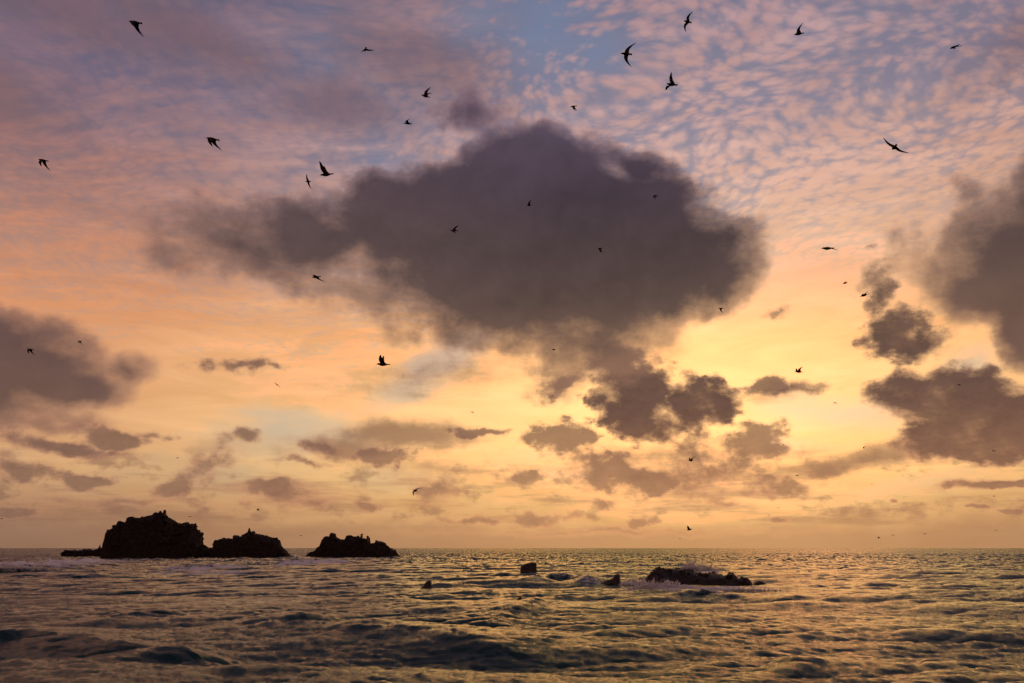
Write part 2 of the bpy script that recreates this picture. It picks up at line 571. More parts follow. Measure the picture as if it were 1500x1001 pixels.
# single swells that stand out: crest line in photo px, height, half width toward and away from the shore, whitewater
CRESTS = [
    ([(-160, 946), (60, 943), (180, 956), (330, 982)], 1.15, 2.8, 3.4, 0.0),
    ([(90, 925), (200, 915), (290, 908), (400, 920), (500, 930)], 0.55, 1.8, 3.4, 0.0),
    ([(470, 930), (560, 935), (640, 938), (720, 950), (800, 960)], 0.36, 1.6, 3.2, 0.0),
    ([(690, 918), (740, 905), (800, 884), (850, 886)], 0.42, 1.8, 3.6, 0.2),
    ([(760, 860), (790, 854), (820, 851), (850, 854), (875, 860)], 1.0, 2.2, 4.5, 0.28),
    ([(630, 862), (690, 857), (760, 858)], 0.6, 3.0, 5.0, 0.0),
    ([(-160, 842), (0, 838), (90, 833), (150, 828), (200, 828)], 1.7, 2.6, 7.0, 1.0),
    ([(200, 838), (260, 836), (330, 834), (380, 832)], 0.8, 4.0, 9.0, 0.62),
    ([(390, 828), (440, 828), (500, 825)], 1.1, 4.0, 9.0, 0.72),
    ([(920, 862), (970, 866), (1010, 872), (1060, 880)], 0.40, 2.2, 4.0, 0.45),
    ([(1100, 892), (1250, 884), (1400, 880), (1620, 876)], 0.5, 3.0, 5.0, 0.0),
    ([(1130, 985), (1220, 968), (1330, 966), (1440, 978)], 0.28, 1.2, 2.6, 0.0),
]
CREST_XY = [(np.array([on_sea(a, b)[:2] for a, b in pts]), h, w0, w1, fo) for pts, h, w0, w1, fo in CRESTS]

# foam sheets: photo px centre, half width m, half depth m, amount
FOAM = [(970, 863, 5.5, 2.4, 1.0), (1000, 866, 6.0, 2.2, 0.9), (930, 858, 5.0, 2.5, 0.75), (1050, 864, 8.0, 1.5, 0.9), (1118, 857, 3.0, 1.5, 0.7),
        (762, 842, 2.0, 2.0, 0.7), (880, 858, 4.5, 2.0, 0.65), (612, 864, 1.8, 1.2, 0.5), (225, 820, 40, 5, 0.62), (370, 819, 30, 4, 0.55),
        (432, 816, 6, 6, 0.8), (520, 819, 34, 4, 0.45), (270, 840, 22, 7, 0.62), (120, 821, 30, 6, 0.6), (1030, 838, 5, 5, 0.9),
        (840, 880, 4, 1.6, 0.5), (900, 868, 5, 2, 0.4)]
FOAM_XY = [(on_sea(a, b), c, d, e) for a, b, c, d, e in FOAM]


def sea_fields(x, y):
    r = np.hypot(x, y)
    near = np.clip((r - 4) / 12, 0, 1)
    fade_r = np.clip(1.4 - r / 110.0, 0.0, 1)
    fade_c = 1 + np.clip((r - 60) / 160.0, 0, 1.8) * np.clip(1.5 - r / 1500.0, 0.1, 1)
    gust = np.clip(1.0 + 0.30 * sample(swell[0], 310.0, x * 0.45 + 90, y * 0.8 + 30), 0.6, 1.55)
    z = np.zeros_like(x)
    ox = np.zeros_like(x)
    oy = np.zeros_like(x)
    for (tile, L, a, ch, fd) in ((swell, 310.0, 0.18, 1.1, 1.0), (chop, 131.0, 0.070, 1.45, fade_c * gust), (rip, 23.3, 0.028, 1.35, fade_r)):
        z += sample(tile[0], L, x, y) * a * fd
        ox += sample(tile[1], L, x, y) * a * ch * fd
        oy += sample(tile[2], L, x, y) * a * ch * fd
    fo = np.zeros_like(x)
    wob = sample(swell[0], 310.0, x * 1.7 + 40, y * 1.7) * 0.5
    for pts, h, w0, w1, f in CREST_XY:
        best = np.full(x.shape, 1e9)
        sd_ = np.full(x.shape, 1e9)
        endf = np.zeros_like(x)
        seg = np.linalg.norm(np.diff(pts, axis=0), axis=1)
        cum_ = np.concatenate([[0], np.cumsum(seg)])
        tot = cum_[-1]
        for i in range(len(pts) - 1):
            ax, ay = pts[i]
            bx, by = pts[i + 1]
            vx, vy = bx - ax, by - ay
            t = np.clip(((x - ax) * vx + (y - ay) * vy) / (vx * vx + vy * vy), 0, 1)
            ddx = x - (ax + t * vx)
            ddy = y - (ay + t * vy)
            dd = np.hypot(ddx, ddy)
            m = dd < best
            best = np.where(m, dd, best)
            sd_ = np.where(m, np.sign(ddy) * dd, sd_)
            s_ = (cum_[i] + t * seg[i]) / tot
            endf = np.where(m, s_, endf)
        sdw = sd_ + wob * w0 * 0.3
        w = np.where(sdw < 0, w0, w1)
        prof = 0.45 * np.exp(-(sdw / w) ** 2) + 0.55 * np.exp(-np.abs(sdw / w) * 1.6)
        env = np.clip(np.minimum(endf, 1 - endf) * 5 + 0.05, 0, 1)
        env = env * env * (3 - 2 * env)
        env = env * (1 + 0.12 * wob)
        z += h * prof * env
        oy -= 0.55 * h * prof * env * (sdw > -w0 * 1.5)
        if f:
            fp = np.exp(-((sdw + w0 * 0.35) / (w0 * 1.3)) ** 2) + 0.45 * np.exp(-((sdw - w1 * .5) / w1) ** 2)
            fo = np.maximum(fo, f * np.clip(fp, 0, 1) * np.clip(env, 0, 1))
            z += 0.28 * f * fp * env * np.abs(sample(chop[0], 131.0, x * 2.3, y * 2.3)) * 0.6
    for c, a, b, e in FOAM_XY:
        q_ = ((x - c.x) / a) ** 2 + ((y - c.y) / b) ** 2
        fo = np.maximum(fo, e * np.exp(-q_ * 0.9))
    z *= near
    return x + ox * near, y + oy * near, z, np.clip(fo, 0, 1)


radii = [3.0]
while radii[-1] < 700:
    r_ = radii[-1]
    step = 0.0045 * r_ if r_ > 22 else 0.12
    radii.append(r_ + step)
while radii[-1] < 26000:
    radii.append(radii[-1] * (1.012 if radii[-1] < 3000 else 1.06))
radii = np.array(radii)
half = R(43)
dense = np.linspace(-half, half, 1000)
rest = np.linspace(half, 2 * math.pi - half, 66)[1:-1]
ang = np.concatenate([dense, rest])
NA, NR = len(ang), len(radii)
rr, aa = np.meshgrid(radii, ang, indexing='ij')
jit = rng.uniform(-0.4, 0.4, size=rr.shape) * np.clip(rr / 300.0, 0, 1) * rr * 0.003
X, Y, Z, FO = sea_fields((rr + jit) * np.sin(aa), (rr + jit) * np.cos(aa))
co = np.stack([X, Y, Z], axis=-1).reshape(-1, 3).astype(np.float32)
co = np.concatenate([co, np.array([[0, 0, 0]], dtype=np.float32)])
ii, jj = np.meshgrid(np.arange(NR - 1), np.arange(NA), indexing='ij')
j2 = (jj + 1) % NA
quads = np.stack([ii * NA + jj, ii * NA + j2, (ii + 1) * NA + j2, (ii + 1) * NA + jj], axis=-1).reshape(-1, 4)[:, ::-1]
fan = np.stack([np.full(NA, NR * NA), (np.arange(NA) + 1) % NA, np.arange(NA)], axis=-1)
me = bpy.data.meshes.new('sea')
me.vertices.add(len(co))
me.vertices.foreach_set('co', co.ravel())
nq, nf = len(quads), len(fan)
me.loops.add(nq * 4 + nf * 3)
me.loops.foreach_set('vertex_index', np.concatenate([quads.ravel(), fan.ravel()]).astype(np.int32))
me.polygons.add(nq + nf)
starts = np.concatenate([np.arange(nq) * 4, nq * 4 + np.arange(nf) * 3]).astype(np.int32)
me.polygons.foreach_set('loop_start', starts)
me.polygons.foreach_set('use_smooth', np.ones(nq + nf, dtype=bool))
me.update(calc_edges=True)
fa = me.attributes.new('foam', 'FLOAT', 'POINT')
fa.data.foreach_set('value', np.concatenate([FO.ravel(), [0]]).astype(np.float32))
me.materials.append(sea_mat)
sea = bpy.data.objects.new('sea', me)
col.objects.link(sea)
tag(sea, 'dark choppy sea reflecting the golden sunset with broken white foam', kind='structure')


def sea_height(x, y):
    _, _, z, _ = sea_fields(np.array([x], dtype=float), np.array([y], dtype=float))
    return float(z[0])


# ------------------------------------------------------------------ rocks
def fbm(p, o=5, s=1.0):
    return mnoise.fractal(p * s, 1.0, 2.0, o)


CHUNKS = []


def make_chunks():
    """eight angular boulders of about one metre, shared by all loose blocks"""
    for i in range(8):
        r = random.Random(100 + i)
        bm = bmesh.new()
        for _ in range(16):
            v = Vector((r.gauss(0, 1), r.gauss(0, 1), r.gauss(0, 1))).normalized()
            v = Vector((max(-.72, min(.72, v.x)), max(-.72, min(.72, v.y)), max(-.72, min(.72, v.z)))) * r.uniform(.85, 1.0)
            bm.verts.new(v)
        res = bmesh.ops.convex_hull(bm, input=bm.verts)
        bmesh.ops.delete(bm, geom=[g for g in res['geom_interior'] if isinstance(g, bmesh.types.BMVert)], context='VERTS')
        bmesh.ops.bevel(bm, geom=list(bm.edges), offset=0.06, segments=1, affect='EDGES')
        m = bpy.data.meshes.new('boulder')
        bm.to_mesh(m)
        bm.free()
        CHUNKS.append(m)


make_chunks()


def boulder(name, parent, loc, size, seed, mat):
    r = random.Random(seed)
    m = CHUNKS[seed % len(CHUNKS)]
    if not m.materials:
        m.materials.append(None)
    o = bpy.data.objects.new(name, m)
    o.material_slots[0].link = 'OBJECT'
    o.material_slots[0].material = mat
    o.parent = parent
    o.location = loc
    o.scale = size
    o.rotation_euler = (r.uniform(-.35, .35), r.uniform(-.35, .35), r.uniform(0, 6.28))
    col.objects.link(o)
    return o


def islet(name, outline, waterline, depth_ratio, seed, label, category, mat, step, rough, body_name='rock_mass', blocks=0, block_size=1.0, pins=(),
          group=None, crag=1.35, crest=0):
    """rock whose skyline follows measured points, with a real footprint behind and in front of the crest"""
    base_c = on_sea((outline[0][0] + outline[-1][0]) / 2, waterline)
    bearing = math.atan2(base_c.x, base_c.y)
    er = Vector((math.sin(bearing), math.cos(bearing), 0))
    et = Vector((math.cos(bearing), -math.sin(bearing), 0))
    dep = base_c.dot(er)

    def local(a_, b_):
        rr_ = ray(a_, b_)
        p_ = Vector((0, 0, CAM_H)) + rr_ * (dep / rr_.dot(er))
        return (p_ - base_c).dot(et), p_.z

    pts = [local(a_, b_) for a_, b_ in outline]
    xs = np.array([v[0] for v in pts])
    zs = np.array([max(v[1], 0.0) for v in pts])
    x0, x1 = xs.min(), xs.max()
    width = x1 - x0
    D0 = width * depth_ratio
    root = bpy.data.objects.new(name, None)
    # the crest stands behind the waterline by the depth of the near flank
    root.location = base_c
    root.rotation_euler = (0, 0, -bearing)
    col.objects.link(root)
    tag(root, label, category, group)
    k = 1.0 + D0 * 0.55 / dep          # keep the skyline when the crest is pushed back
    nx = int(width * k / step) + 1
    ny = int(2.0 * D0 / step) + 1
    gx = np.linspace(x0, x1, nx)
    order = np.argsort(xs, kind='stable')
    top = np.interp(gx, xs[order], zs[order])
    fx = np.linspace(x0, x1, 900)
    fz = np.interp(fx, xs[order], zs[order])
    win = np.exp(-np.linspace(-2, 2, 61) ** 2)
    low = np.convolve(np.pad(fz, 30, mode='edge'), win / win.sum(), 'valid')
    fz = np.maximum(0, low + crag * (fz - low))       # the broken skyline survives the sampling
    top = np.interp(gx, fx, fz)
    nzv = Vector((seed * 3.7, seed * 1.3, 0))
    verts = []
    for i in range(nx):
        u = (gx[i] - x0) / width
        Dx = D0 * (0.30 + 0.70 * math.sqrt(max(0.0, 1 - (2 * u - 1) ** 2)))
        for j in range(ny):
            v = -1.0 + 2.0 * j / (ny - 1)
            lx, ly = gx[i] * k, v * Dx
            pz = Vector((gx[i], ly, 0)) / (width * 0.22)
            n1 = fbm(pz + nzv, 5)
            n2 = mnoise.cell(Vector((gx[i] / (rough * 3), ly / (rough * 3), seed))) if rough else 0
            # walk along the crest so the flanks do not copy it
            sh = gx[i] + (ly * 0.35 * fbm(Vector((ly, gx[i] * .3, 5)) / (width * .3) + nzv, 3))
            hgt = float(np.interp(sh, fx, fz)) if abs(v) > 0.06 else top[i]
            g = (1 - abs(v) ** 2.6) ** 0.62 if abs(v) < 1 else 0
            g *= 1 - 0.16 * abs(v) * (1 + n1)
            z = hgt * g
            away = min(1.0, abs(v) * 3.0)
            z += (n1 * 0.09 * hgt + n2 * rough * 0.6) * away * min(1, g * 2.0)
            z = min(z, top[i] * (1.0 - 0.05 * away))
            edge = min(u, 1 - u)
            z -= 0.9 if (abs(v) > 0.97) else 0.0
            jx = rough * 0.25 * fbm(Vector((ly * .8, z * .8, seed)), 3) * away
            jy = rough * 1.1 * fbm(Vector((gx[i] * .5, z * .7, seed + 9)), 4)
            verts.append((lx + jx, ly + D0 * 0.55 + jy, CAM_H + (z - CAM_H) * k - (0.9 if edge < 0.01 else 0)))
    faces = []
    for i in range(nx - 1):
        for j in range(ny - 1):
            a = i * ny + j
            faces.append((a, a + ny, a + ny + 1, a + 1))
    body = mesh_object(body_name, verts, faces, mat, root)
    r = random.Random(seed)
    for b_ in range(blocks):
        u = r.uniform(0.06, 0.94)
        gxx = x0 + u * width
        i = min(nx - 1, int(u * (nx - 1)))
        j = int(ny * r.uniform(0.05, 0.62))
        vx, vy, vz = verts[i * ny + j]
        s = block_size * r.uniform(0.6, 1.4)
        if vz + s * 0.5 > top[i] * 0.97:
            s *= 0.55
        boulder('boulder', root, (vx, vy, max(0.0, vz) - s * 0.1), (s * r.uniform(.8, 1.4), s, s * r.uniform(.6, 1.1)), seed * 50 + b_, mat)
    for b_ in range(crest):                            # broken blocks along the skyline
        i = int(nx * r.uniform(0.05, 0.95))
        s = block_size * r.uniform(0.45, 1.0)
        boulder('boulder', root, (gx[i] * k, D0 * 0.55 + r.uniform(-1.2, .8) * rough * 2, CAM_H + (top[i] - s * 0.45 - CAM_H) * k), (s * r.uniform(.6, 1.1), s, s * r.uniform(.6, 1.0)), seed * 91 + b_, mat)
    for n_, (px, py, wpx, hpx) in enumerate(pins):   # blocks standing on the skyline
        wx, wz = local(px, py)
        sx = wpx / 1000 * dep * 0.66
        sz = hpx / 1000 * dep * 0.80
        boulder('pinnacle', root, (wx * k, D0 * 0.55 + r.uniform(-1, .5) * rough, CAM_H + (wz - sz * 0.55 - CAM_H) * k), (sx, max(sx, rough * 1.2), sz), seed * 77 + n_, mat)
    return root


BIG_ROCK = [(146, 818), (149, 808), (152, 794), (156, 778), (164, 774), (166.6, 769.5), (169.5, 770), (176.3, 764), (182.5, 765.5), (187.6, 758.7), (196.7, 758.1),
            (201, 759.8), (209, 757.6), (223, 754.2), (225.6, 751.1), (230.7, 751.6), (234.7, 749.2), (238.4, 751), (240.3, 747.5), (243, 748), (244.4, 757),
            (248.8, 758.7), (258, 763.8), (260, 766.6), (269, 767.2), (272.7, 764.7), (279.5, 767.8), (286.3, 767.3), (288, 768.3), (288.8, 776), (297, 782.5),
            (298.2, 796.7), (305.5, 802.4), (309, 818)]
MID_ROCK = [(303, 818), (306, 803), (311, 802), (315.5, 792), (325, 789), (334, 789.5), (340.8, 789), (341.5, 784.5), (350, 784.5), (351.2, 787.5), (356, 783.5),
            (362.5, 779.5), (364.5, 774), (366.2, 774.5), (368, 779), (373.5, 778.5), (374, 781), (383, 784), (387, 785), (392.5, 785), (398, 789.5), (404, 788.2),
            (410.5, 792), (413, 800), (419, 807.5), (424, 812), (428, 818)]
RIGHT_ROCK = [(445, 818), (447.5, 816), (453.3, 809), (459.2, 808), (468.8, 798.8), (471, 791.3), (476.3, 786), (482, 786), (482.7, 782.3), (491.7, 782), (493.3, 787),
              (499.7, 790.3), (504.5, 790.3), (507.2, 785.5), (513.6, 783.9), (519, 786.5), (525.3, 785), (527, 787), (530.5, 782.8), (531.7, 789.2), (536.5, 789.7),
              (539.2, 785.5), (542.2, 789.2), (543, 795.6), (547.7, 795.6), (552, 791.9), (562.7, 795), (573.3, 804), (579.7, 806.8), (584, 813.2), (589.3, 818)]
SKERRY = [(88, 818), (93.6, 807), (104, 806), (116, 807), (123, 805), (131, 804.5), (137, 806), (144, 803.5), (146.6, 799.5), (149, 804), (153, 818)]

islet('rocky_islet', BIG_ROCK, 818, 0.32, 3, 'tallest dome-shaped dark rock islet at the left, with a squared knob on top', 'islet', rock_mat, 0.30, 0.8,
      blocks=46, block_size=1.7, pins=[(241.6, 748, 3.2, 9), (228, 751, 5, 5), (235, 749, 3, 4), (272.7, 764.5, 7, 5), (286, 767, 3, 7), (191, 758, 9, 6), (176, 763.8, 8, 6), (167, 769.5, 3, 4)],
      group='rock islets on the horizon', crest=16)
islet('rocky_islet', MID_ROCK, 817.5, 0.30, 5, 'middle dark rock islet with a small upright spike on its crest', 'islet', rock_mat, 0.28, 0.7,
      blocks=34, block_size=1.4, pins=[(365.3, 774, 2.4, 8), (346, 784.5, 9, 6), (371.5, 778.5, 4, 5), (389.5, 784.6, 4, 4), (404, 788, 6, 5), (330, 788.6, 9, 4)],
      group='rock islets on the horizon', crest=16)
islet('rocky_islet', RIGHT_ROCK, 817, 0.28, 8, 'rightmost dark rock islet of the three, flat-topped with several jagged teeth', 'islet', rock_mat, 0.28, 0.7,
      blocks=34, block_size=1.4, pins=[(487, 782, 8, 8), (478, 786, 5, 5), (512, 784, 8, 6), (525, 785, 3, 4), (530, 782.6, 2.4, 7), (539.4, 785.3, 4, 8), (552, 791.8, 4, 5)],
      group='rock islets on the horizon', crest=16)
islet('low_skerry', SKERRY, 816.5, 0.22, 11, 'low dark ledge of rocks at the foot of the tallest islet', 'skerry', rock_mat, 0.28, 0.5,
      blocks=14, block_size=1.2, pins=[(146.8, 799, 1.6, 6), (97, 806, 5, 4), (131, 804.5, 4, 4), (111, 806, 4, 3)], crest=9)

SLAB = [(761, 844), (762, 838), (763, 830), (768, 826.5), (774, 824.8), (783, 824), (786, 824.6), (786.6, 834), (787, 845)]
FIN = [(614, 864.5), (619, 859), (623, 853.5), (627, 850.5), (631, 850.2), (632.6, 856), (633.5, 865)]
WEDGE = [(872, 860), (880, 855), (890, 850.5), (897, 847), (900, 842.5), (904, 841), (907.5, 841.5), (909, 850), (910, 860)]
REEF = [(943, 848), (950, 842), (958, 835.5), (964, 832.2), (970, 831.8), (976, 832.4), (984, 832.6), (1000, 833), (1008, 833.6), (1014, 835), (1024, 838), (1032, 840.4), (1040, 839.6), (1048, 839),
        (1055, 841), (1060, 844), (1064, 842), (1068, 840), (1073, 840), (1077, 842), (1080, 847), (1088, 846.5), (1096, 848), (1100, 852), (1104, 860)]
NUB = [(757, 879), (759, 876), (762, 874.4), (765, 876), (769, 879)]
OUTL = [(1103, 857), (1108, 852), (1113, 850.8), (1119, 853), (1124, 857)]
islet('sea_rock', SLAB, 843.5, 0.42, 21, 'upright blunt dark rock standing alone in the middle of the sea', 'rock', wet_mat, 0.09, 0.16, 'rock_mass', 5, 0.32, group='dark rocks in the surf')
islet('sea_rock', FIN, 864, 0.45, 23, 'small fin-shaped dark rock poking up left of the blunt rock', 'rock', wet_mat, 0.06, 0.10, 'rock_mass', 4, 0.2, group='dark rocks in the surf')
islet('sea_rock', WEDGE, 859, 0.35, 25, 'wedge-shaped dark rock just left of the long reef', 'rock', wet_mat, 0.08, 0.14, 'rock_mass', 6, 0.35, group='dark rocks in the surf')
islet('rock_reef', REEF, 859, 0.22, 27, 'long low dark reef of boulders with surf breaking over it', 'reef', wet_mat, 0.12, 0.38, 'rock_mass', 40, 0.55,
      pins=[(966, 832, 12, 8), (1048, 839, 12, 7), (1071, 839.8, 9, 8), (1090, 846.5, 12, 8), (990, 833, 14, 6)], crest=16)
islet('sea_rock', NUB, 878, 0.45, 29, 'tiny dark rock tip nearest the viewer, beside a small breaking crest', 'rock', wet_mat, 0.05, 0.06, 'rock_mass', 2, 0.12, group='dark rocks in the surf')
islet('sea_rock', OUTL, 856.5, 0.4, 31, 'low dark rock awash at the right end of the long reef', 'rock', wet_mat, 0.08, 0.10, 'rock_mass', 4, 0.25, group='dark rocks in the surf')


# ------------------------------------------------------------------ spray thrown up by the surf
def spray(name, puffs_, count, size, seed, label):
    r = np.random.default_rng(seed)
    octv = np.array([(1, 0, 0), (-1, 0, 0), (0, 1, 0), (0, -1, 0), (0, 0, 1), (0, 0, -1)], dtype=float)
    octf = np.array([(0, 2, 4), (2, 1, 4), (1, 3, 4), (3, 0, 4), (2, 0, 5), (1, 2, 5), (3, 1, 5), (0, 3, 5)])
    V, F = [], []
    k_ = 0
    for (c, sx, sy, sz, wgt) in puffs_:
        n_ = int(count * wgt)
        pos = r.normal(size=(n_, 3)) * (sx, sy, 1) * 0.5
        pos[:, 2] = np.abs(r.normal(size=n_)) * sz * 0.5 * np.exp(-(pos[:, 0] / sx) ** 2 * 1.2)
        pos += np.array(c)
        s = size * r.lognormal(0, 0.55, size=n_)
        for p_, s_ in zip(pos, s):
            V.append(octv * s_ + p_)
            F.append(octf + k_)
            k_ += 6
    V = np.concatenate(V)
    F = np.concatenate(F)
    o = mesh_object(name, V.tolist(), F.tolist(), spray_mat)
    tag(o, label, kind='stuff')
    return o


g1 = on_sea(1030, 843)
g2 = on_sea(982, 865)
g3 = on_sea(932, 859)
spray('sea_spray', [((g1.x, g1.y + 4, 0.7), 4.6, 2.0, 1.5, 1.0), ((g1.x - 1.6, g1.y + 4, 0.8), 1.6, 1.5, 2.1, 0.4)], 2200, 0.05, 5, 'burst of white spray rising behind the long reef')
spray('surf_foam', [((g2.x - 0.6, g2.y - 1.4, 0.15), 3.2, 1.0, 0.85, 0.7), ((g2.x - 2.6, g2.y - 1.2, 0.1), 2.6, 0.9, 0.9, 0.5), ((g3.x, g3.y, 0.1), 2.6, .9, .7, 0.3), ((g2.x + 5, g2.y - 1.5, 0.05), 7, .6, .25, 0.5)], 3000, 0.05, 6, 'white surf tumbling over the near left end of the long reef')
wv = []
for px_, py_, h_ in [(-30, 839, 1.3), (10, 838, 1.2), (45, 836, 1.3), (80, 833.5, 1.4), (110, 831.5, 1.3), (140, 829, 1.1), (165, 828, .8)]:
    g = on_sea(px_, py_)
    wv.append(((g.x, g.y - 2.4, 0.9), 7.5, 1.3, h_ * 0.55, 0.22))
spray('breaking_wave', wv, 7000, 0.10, 7, 'white breaking crest rolling in at the far left in front of the tallest islet')


# ------------------------------------------------------------------ birds
def bird_mesh(wl_, wr_, sweep, fan):
    """one continuous skin: lofted body with both wings grown out of its sides.
    wl_, wr_ = (inner, outer) lift of the left and right wing in degrees; nose along +X, 0.40 m long, 0.84 m span"""
    st = [(-0.21, .030 * fan, .006, .0), (-0.15, .022, .010, .0), (-0.10, .026, .022, -.002), (-0.05, .036, .034, -.004), (0.0, .042, .040, -.004), (0.05, .040, .038, -.002),
          (0.09, .030, .030, .004), (0.12, .024, .024, .010), (0.145, .022, .022, .012), (0.165, .010, .010, .010), (0.205, .002, .003, .004)]
    M = 10
    V, F = [], []
    for (x, w, h, z) in st:
        for k in range(M):
            a = 2 * math.pi * (k + 0.5) / M
            V.append((x, 1.25 * w * math.cos(a), z + 1.2 * h * math.sin(a)))
    ns = len(st)
    # side faces between stations 2..5 open for the wings: k = M-1 is the strip facing +Y, k = M/2-1 faces -Y
    ks = {1: M - 1, -1: M // 2 - 1}
    open_ = {(i, ks[s]) for s in (1, -1) for i in (2, 3, 4)}
    for i in range(ns - 1):
        for k in range(M):
            if (i, k) in open_:
                continue
            a, b = i * M + k, i * M + (k + 1) % M
            F.append((a, a + M, b + M, b))
    F.append(tuple(range(M)))
    F.append(tuple(reversed(range((ns - 1) * M, ns * M))))
    for s, (ai, ao) in ((1, wl_), (-1, wr_)):
        k = ks[s]
        k2 = (k + 1) % M
        up, dn = (k2, k) if s == 1 else (k, k2)
        loop = [i * M + up for i in (2, 3, 4, 5)] + [i * M + dn for i in (5, 4, 3, 2)]
        # span stations: distance out, chord, leading-edge x, thickness
        span = [(0.05, .135, .055, .012), (.11, .120, .070, .010), (.17, .105, .075, .008), (.23, .088, .055, .006), (.30, .064, .015, .004), (.36, .040, -.030, .003), (.41, .010, -.075, .002)]
        y, z = 0.03, 0.0
        last = 0.02
        prev = loop
        for n_, (t, ch, le, th) in enumerate(span):
            ch, le = ch * 1.18, le + ch * 0.09
            a = R(ai if t < 0.18 else ai + (ao - ai) * min(1, (t - .12) / .12))
            y += (t - last) * math.cos(a)
            z += (t - last) * math.sin(a)
            last = t
            le2 = le + sweep * t * t * 2.2
            ring = []
            nrm = (-math.sin(a), math.cos(a))
            for q_, top_ in ((0, 1), (1 / 3, 1), (2 / 3, 1), (1, 1), (1, -1), (2 / 3, -1), (1 / 3, -1), (0, -1)):
                x = le2 - ch + ch * q_
                camber = th * (0.25, 1.0, 1.2, 0.5)[round(q_ * 3)] * top_ * 0.5 + 0.012 * math.sin(math.pi * q_) * (ch / .13)
                V.append((x, s * (y + nrm[0] * camber), z + nrm[1] * camber))
                ring.append(len(V) - 1)
            for m_ in range(8):
                f = (prev[m_], prev[(m_ + 1) % 8], ring[(m_ + 1) % 8], ring[m_])
                F.append(f if s == 1 else tuple(reversed(f)))
            prev = ring
        F.append(tuple(prev) if s == 1 else tuple(reversed(prev)))
    return V, F


BIRDS = []


def bird(px, py, length_px, heading, pitch, roll, wl_, wr_, label, sweep=-0.25, fan=1.0, grp='seabirds wheeling in the sunset sky'):
    dist = 0.40 * 1000.0 / length_px
    d = direction(px, py)
    k = dist / d.dot(Vector((0, CP, SP)))
    V, F = bird_mesh(wl_, wr_, sweep, fan)
    o = mesh_object('seabird', V, F, bird_mat, None, True)
    o.location = Vector((0, 0, CAM_H)) + d * k
    m = Matrix.Rotation(R(heading), 4, 'Z') @ Matrix.Rotation(R(-pitch), 4, 'Y') @ Matrix.Rotation(R(roll), 4, 'X')
    o.rotation_euler = m.to_euler()
    tag(o, label, 'bird', grp)
    BIRDS.append(o)
    return o


# heading: 0 = to the right, 90 = away, 180 = to the left, 270 = toward the viewer
bird(198, 33, 19, 186, 6, 10, (-62, -80), (-10, -30), 'dark seabird at the upper left corner, wing beating down, flying left')
bird(311, 204, 20, 184, 8, 10, (-66, -84), (5, -8), 'dark seabird below and right of the upper-left one, near wing hanging straight down')
bird(63, 235, 15, 184, 8, 5, (-66, -80), (-20, -40), 'dark seabird alone near the left edge, high above the left cloud')
bird(478, 256, 20, 176, -6, -8, (58, 62), (66, 70), 'larger dark seabird of the close pair, wings raised, left of the big cloud', 0.5)
bird(451, 266, 11, 150, 15, 48, (4, -14), (4, -14), 'smaller banking seabird of the close pair, left of the big cloud')
bird(535, 73, 12, 112, 5, -14, (-34, -60), (-6, -22), 'seabird with drooped wings against the mauve patch, top centre-left')
bird(623, 141, 14, 176, 20, 0, (70, 50), (78, 60), 'seabird holding one wing straight up, above the big cloud')
bird(597, 181, 12, 178, 0, -10, (10, 0), (20, 10), 'thin level seabird just above the big cloud, nearly edge-on')
bird(917, 79, 17, 164, 20, 58, (34, 6), (30, 0), 'largest seabird at top centre seen from below, both wings spread and swept', -0.5)
bird(1007, 32, 14, 205, -8, 40, (26, 10), (26, 10), 'seabird with blunt half-open wings close to the top edge, centre right')
bird(984, 124, 18, 196, -6, 16, (60, 66), (38, 20), 'seabird below the top-centre pair, one wing raised over its back', 0.2)
bird(1170, 50, 14, 170, -6, 0, (64, 34), (72, 40), 'seabird near the top right with one wing curved upward')
bird(1398, 69, 13, 118, 6, -22, (4, -50), (14, -20), 'M-shaped gliding seabird in the upper right corner')
bird(1310, 216, 20, 78, 10, 40, (4, 4), (2, 2), 'seabird gliding away with long straight wings tilted down to the right, right side', -0.1)
bird(1212, 364, 18, 178, -2, 6, (-30, -50), (34, 20), 'seabird flying left above the two small ones, right of the big cloud')
bird(1238, 415, 8, 150, -4, -16, (8, 0), (30, 20), 'small seabird between two larger ones, above the right-hand wisp of cloud')
bird(1266, 433, 12, 128, -4, -14, (14, 2), (34, 26), 'seabird with wings in a wide V at the edge of the right-hand wisp')
bird(840, 156, 10, 168, -4, -4, (-50, -72), (-8, -20), 'seabird over the crown of the big cloud, wing drooping left')
bird(959, 287, 8, 140, 0, -14, (-44, -70), (-4, -16), 'small hooked seabird against the right shoulder of the big cloud')
bird(879, 364, 8, 178, 0, 0, (-66, -80), (-24, -30), 'small seabird against the lower right of the big cloud, wing down')
bird(775, 301, 8, 182, -4, -6, (58, 50), (66, 50), 'tiny seabird in the very middle of the big dark cloud')
bird(665, 338, 12, 176, 6, 0, (-40, -50), (70, 78), 'seabird against the left half of the big cloud, one wing up')
bird(463, 406, 14, 168, -2, 10, (-8, -42), (14, -6), 'gliding seabird under the left tail of the big cloud')
bird(561, 534, 20, 182, 0, 0, (34, 26), (46, 66), 'seabird with both wings raised, flying level below the big cloud', 0.3)
bird(44, 512, 10, 184, 4, 4, (-58, -64), (-30, -40), 'compact seabird against the dark left-hand cloud')
bird(117, 500, 6, 182, 4, 4, (-54, -60), (-30, -40), 'small seabird at the top rim of the left-hand cloud')
bird(406, 564, 6, 130, 4, 30, (6, 0), (6, 0), 'faint small seabird in the orange sky left of centre')
bird(811, 512, 7, 180, 0, 0, (-8, -20), (6, -4), 'tiny flat seabird under the middle of the big cloud')
bird(692, 604, 6, 176, 0, 4, (-18, -30), (20, 10), 'tiny seabird above the long flat cloud, centre')
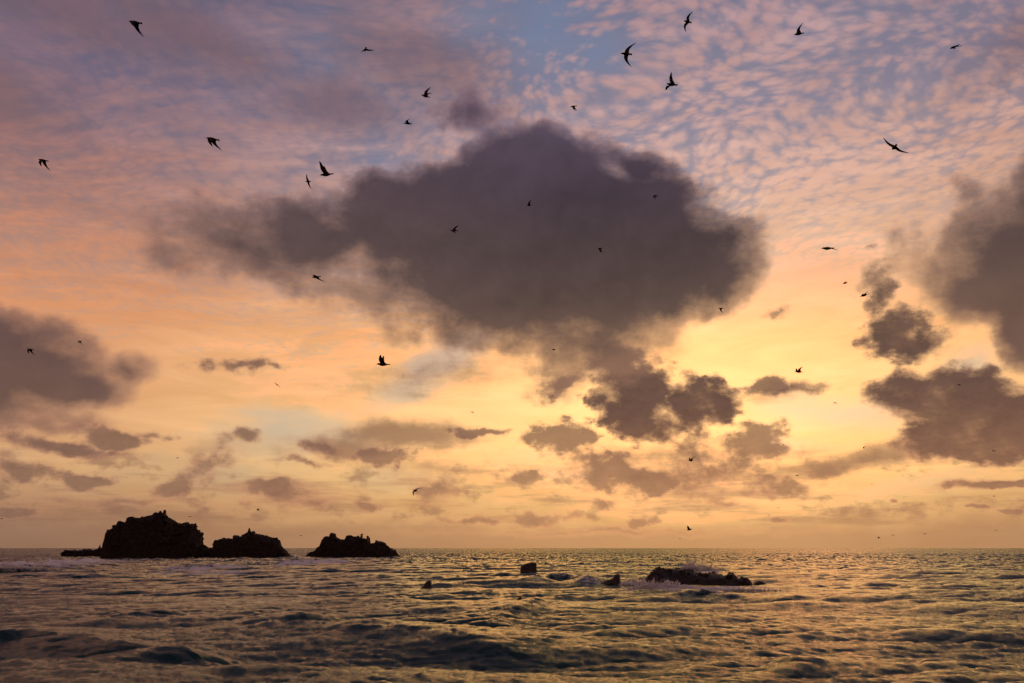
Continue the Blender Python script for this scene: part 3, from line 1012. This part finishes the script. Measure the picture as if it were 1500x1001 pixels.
bird(1056, 452, 8, 160, 8, -20, (-40, -76), (10, 0), 'small seabird at the lower right rim of the big cloud, wing drooping')
bird(608, 719, 9, 150, 16, -24, (-14, -60), (20, 6), 'curved seabird low over the sea, right of the rock islets')
bird(1012, 675, 9, 200, 0, 0, (44, 36), (58, 30), 'seabird with raised wings against the low cloud cluster right of centre')
bird(1170, 545, 12, 180, 2, 0, (30, 24), (40, 44), 'seabird in the yellow gap between the tower cloud and right-hand cloud', 0.1)
bird(1223, 590, 4.5, 110, 0, 0, (-14, -60), (-14, -50), 'tiny arched seabird in the pale yellow gap, right of centre')
bird(1405, 564, 5, 150, 0, 0, (6, 0), (24, 10), 'tiny seabird on the upper rim of the dark right-hand cloud')
bird(1456, 661, 5, 100, 0, 4, (26, 16), (26, 16), 'tiny V-shaped seabird at the lower rim of the dark right-hand cloud')
bird(1266, 655, 5, 120, 0, -10, (-20, -64), (6, -10), 'tiny hooked seabird above the slanting streak of cloud')
bird(1168, 697, 5, 110, 0, 0, (20, 8), (24, 10), 'tiny V-shaped seabird below the left end of the slanting streak')
bird(1148, 651, 3.4, 120, 0, 0, (10, 0), (10, 0), 'speck of a seabird over the right end of the low cloud cluster')
bird(260, 671, 4.5, 180, 0, 4, (-10, -20), (20, 10), 'tiny seabird left of the slanting low cloud, over the tallest islet')
bird(378, 746, 5, 180, 0, 4, (-40, -50), (-20, -30), 'tiny seabird above the middle islet')
bird(278, 757, 4.5, 180, 0, 4, (0, -10), (14, 4), 'tiny seabird just right of the tallest islet\'s peak')
bird(1010, 776, 9, 170, -12, 0, (34, 34), (40, 50), 'seabird skimming low over the horizon, right of centre', 0.3)
bird(1140, 744, 4, 100, 0, 0, (-6, -24), (-6, -24), 'speck of a seabird above the horizon bank, the upper of two')
bird(1126, 755, 3, 110, 0, 0, (-4, -14), (-4, -14), 'speck of a seabird above the horizon bank, the lower of two')
bird(1277, 709, 3.4, 110, 0, 0, (0, -20), (0, -20), 'speck of a seabird alone in the low yellow sky at right')
bird(1287, 787, 4, 180, 0, 0, (-40, -50), (-30, -40), 'speck of a seabird low over the horizon, leftmost of the right-hand group')
bird(1308, 784, 3.4, 110, 0, 0, (-6, -20), (-6, -20), 'speck of a seabird low over the horizon, second of the right-hand group')
bird(1355, 782, 4.2, 100, 0, 0, (-4, -24), (-4, -24), 'speck of a seabird low over the horizon, third of the right-hand group')
bird(1459, 777, 3.4, 100, 0, 0, (6, -10), (6, -10), 'speck of a seabird low over the horizon, nearest the right edge')
bird(1456, 727, 3.6, 120, 0, 0, (10, 4), (10, 4), 'speck of a seabird beneath the thin streak at the right edge')
bird(3, 760, 4.5, 180, 0, 0, (-14, -24), (6, 0), 'tiny seabird cut by the left edge, level with the islet tops')
bird(441, 785, 3.6, 180, 0, 0, (0, -10), (16, 10), 'speck of a seabird between the middle and rightmost islets')
bird(996, 789, 2.8, 180, 0, 0, (0, -10), (10, 0), 'speck of a seabird just above the horizon, right of centre')
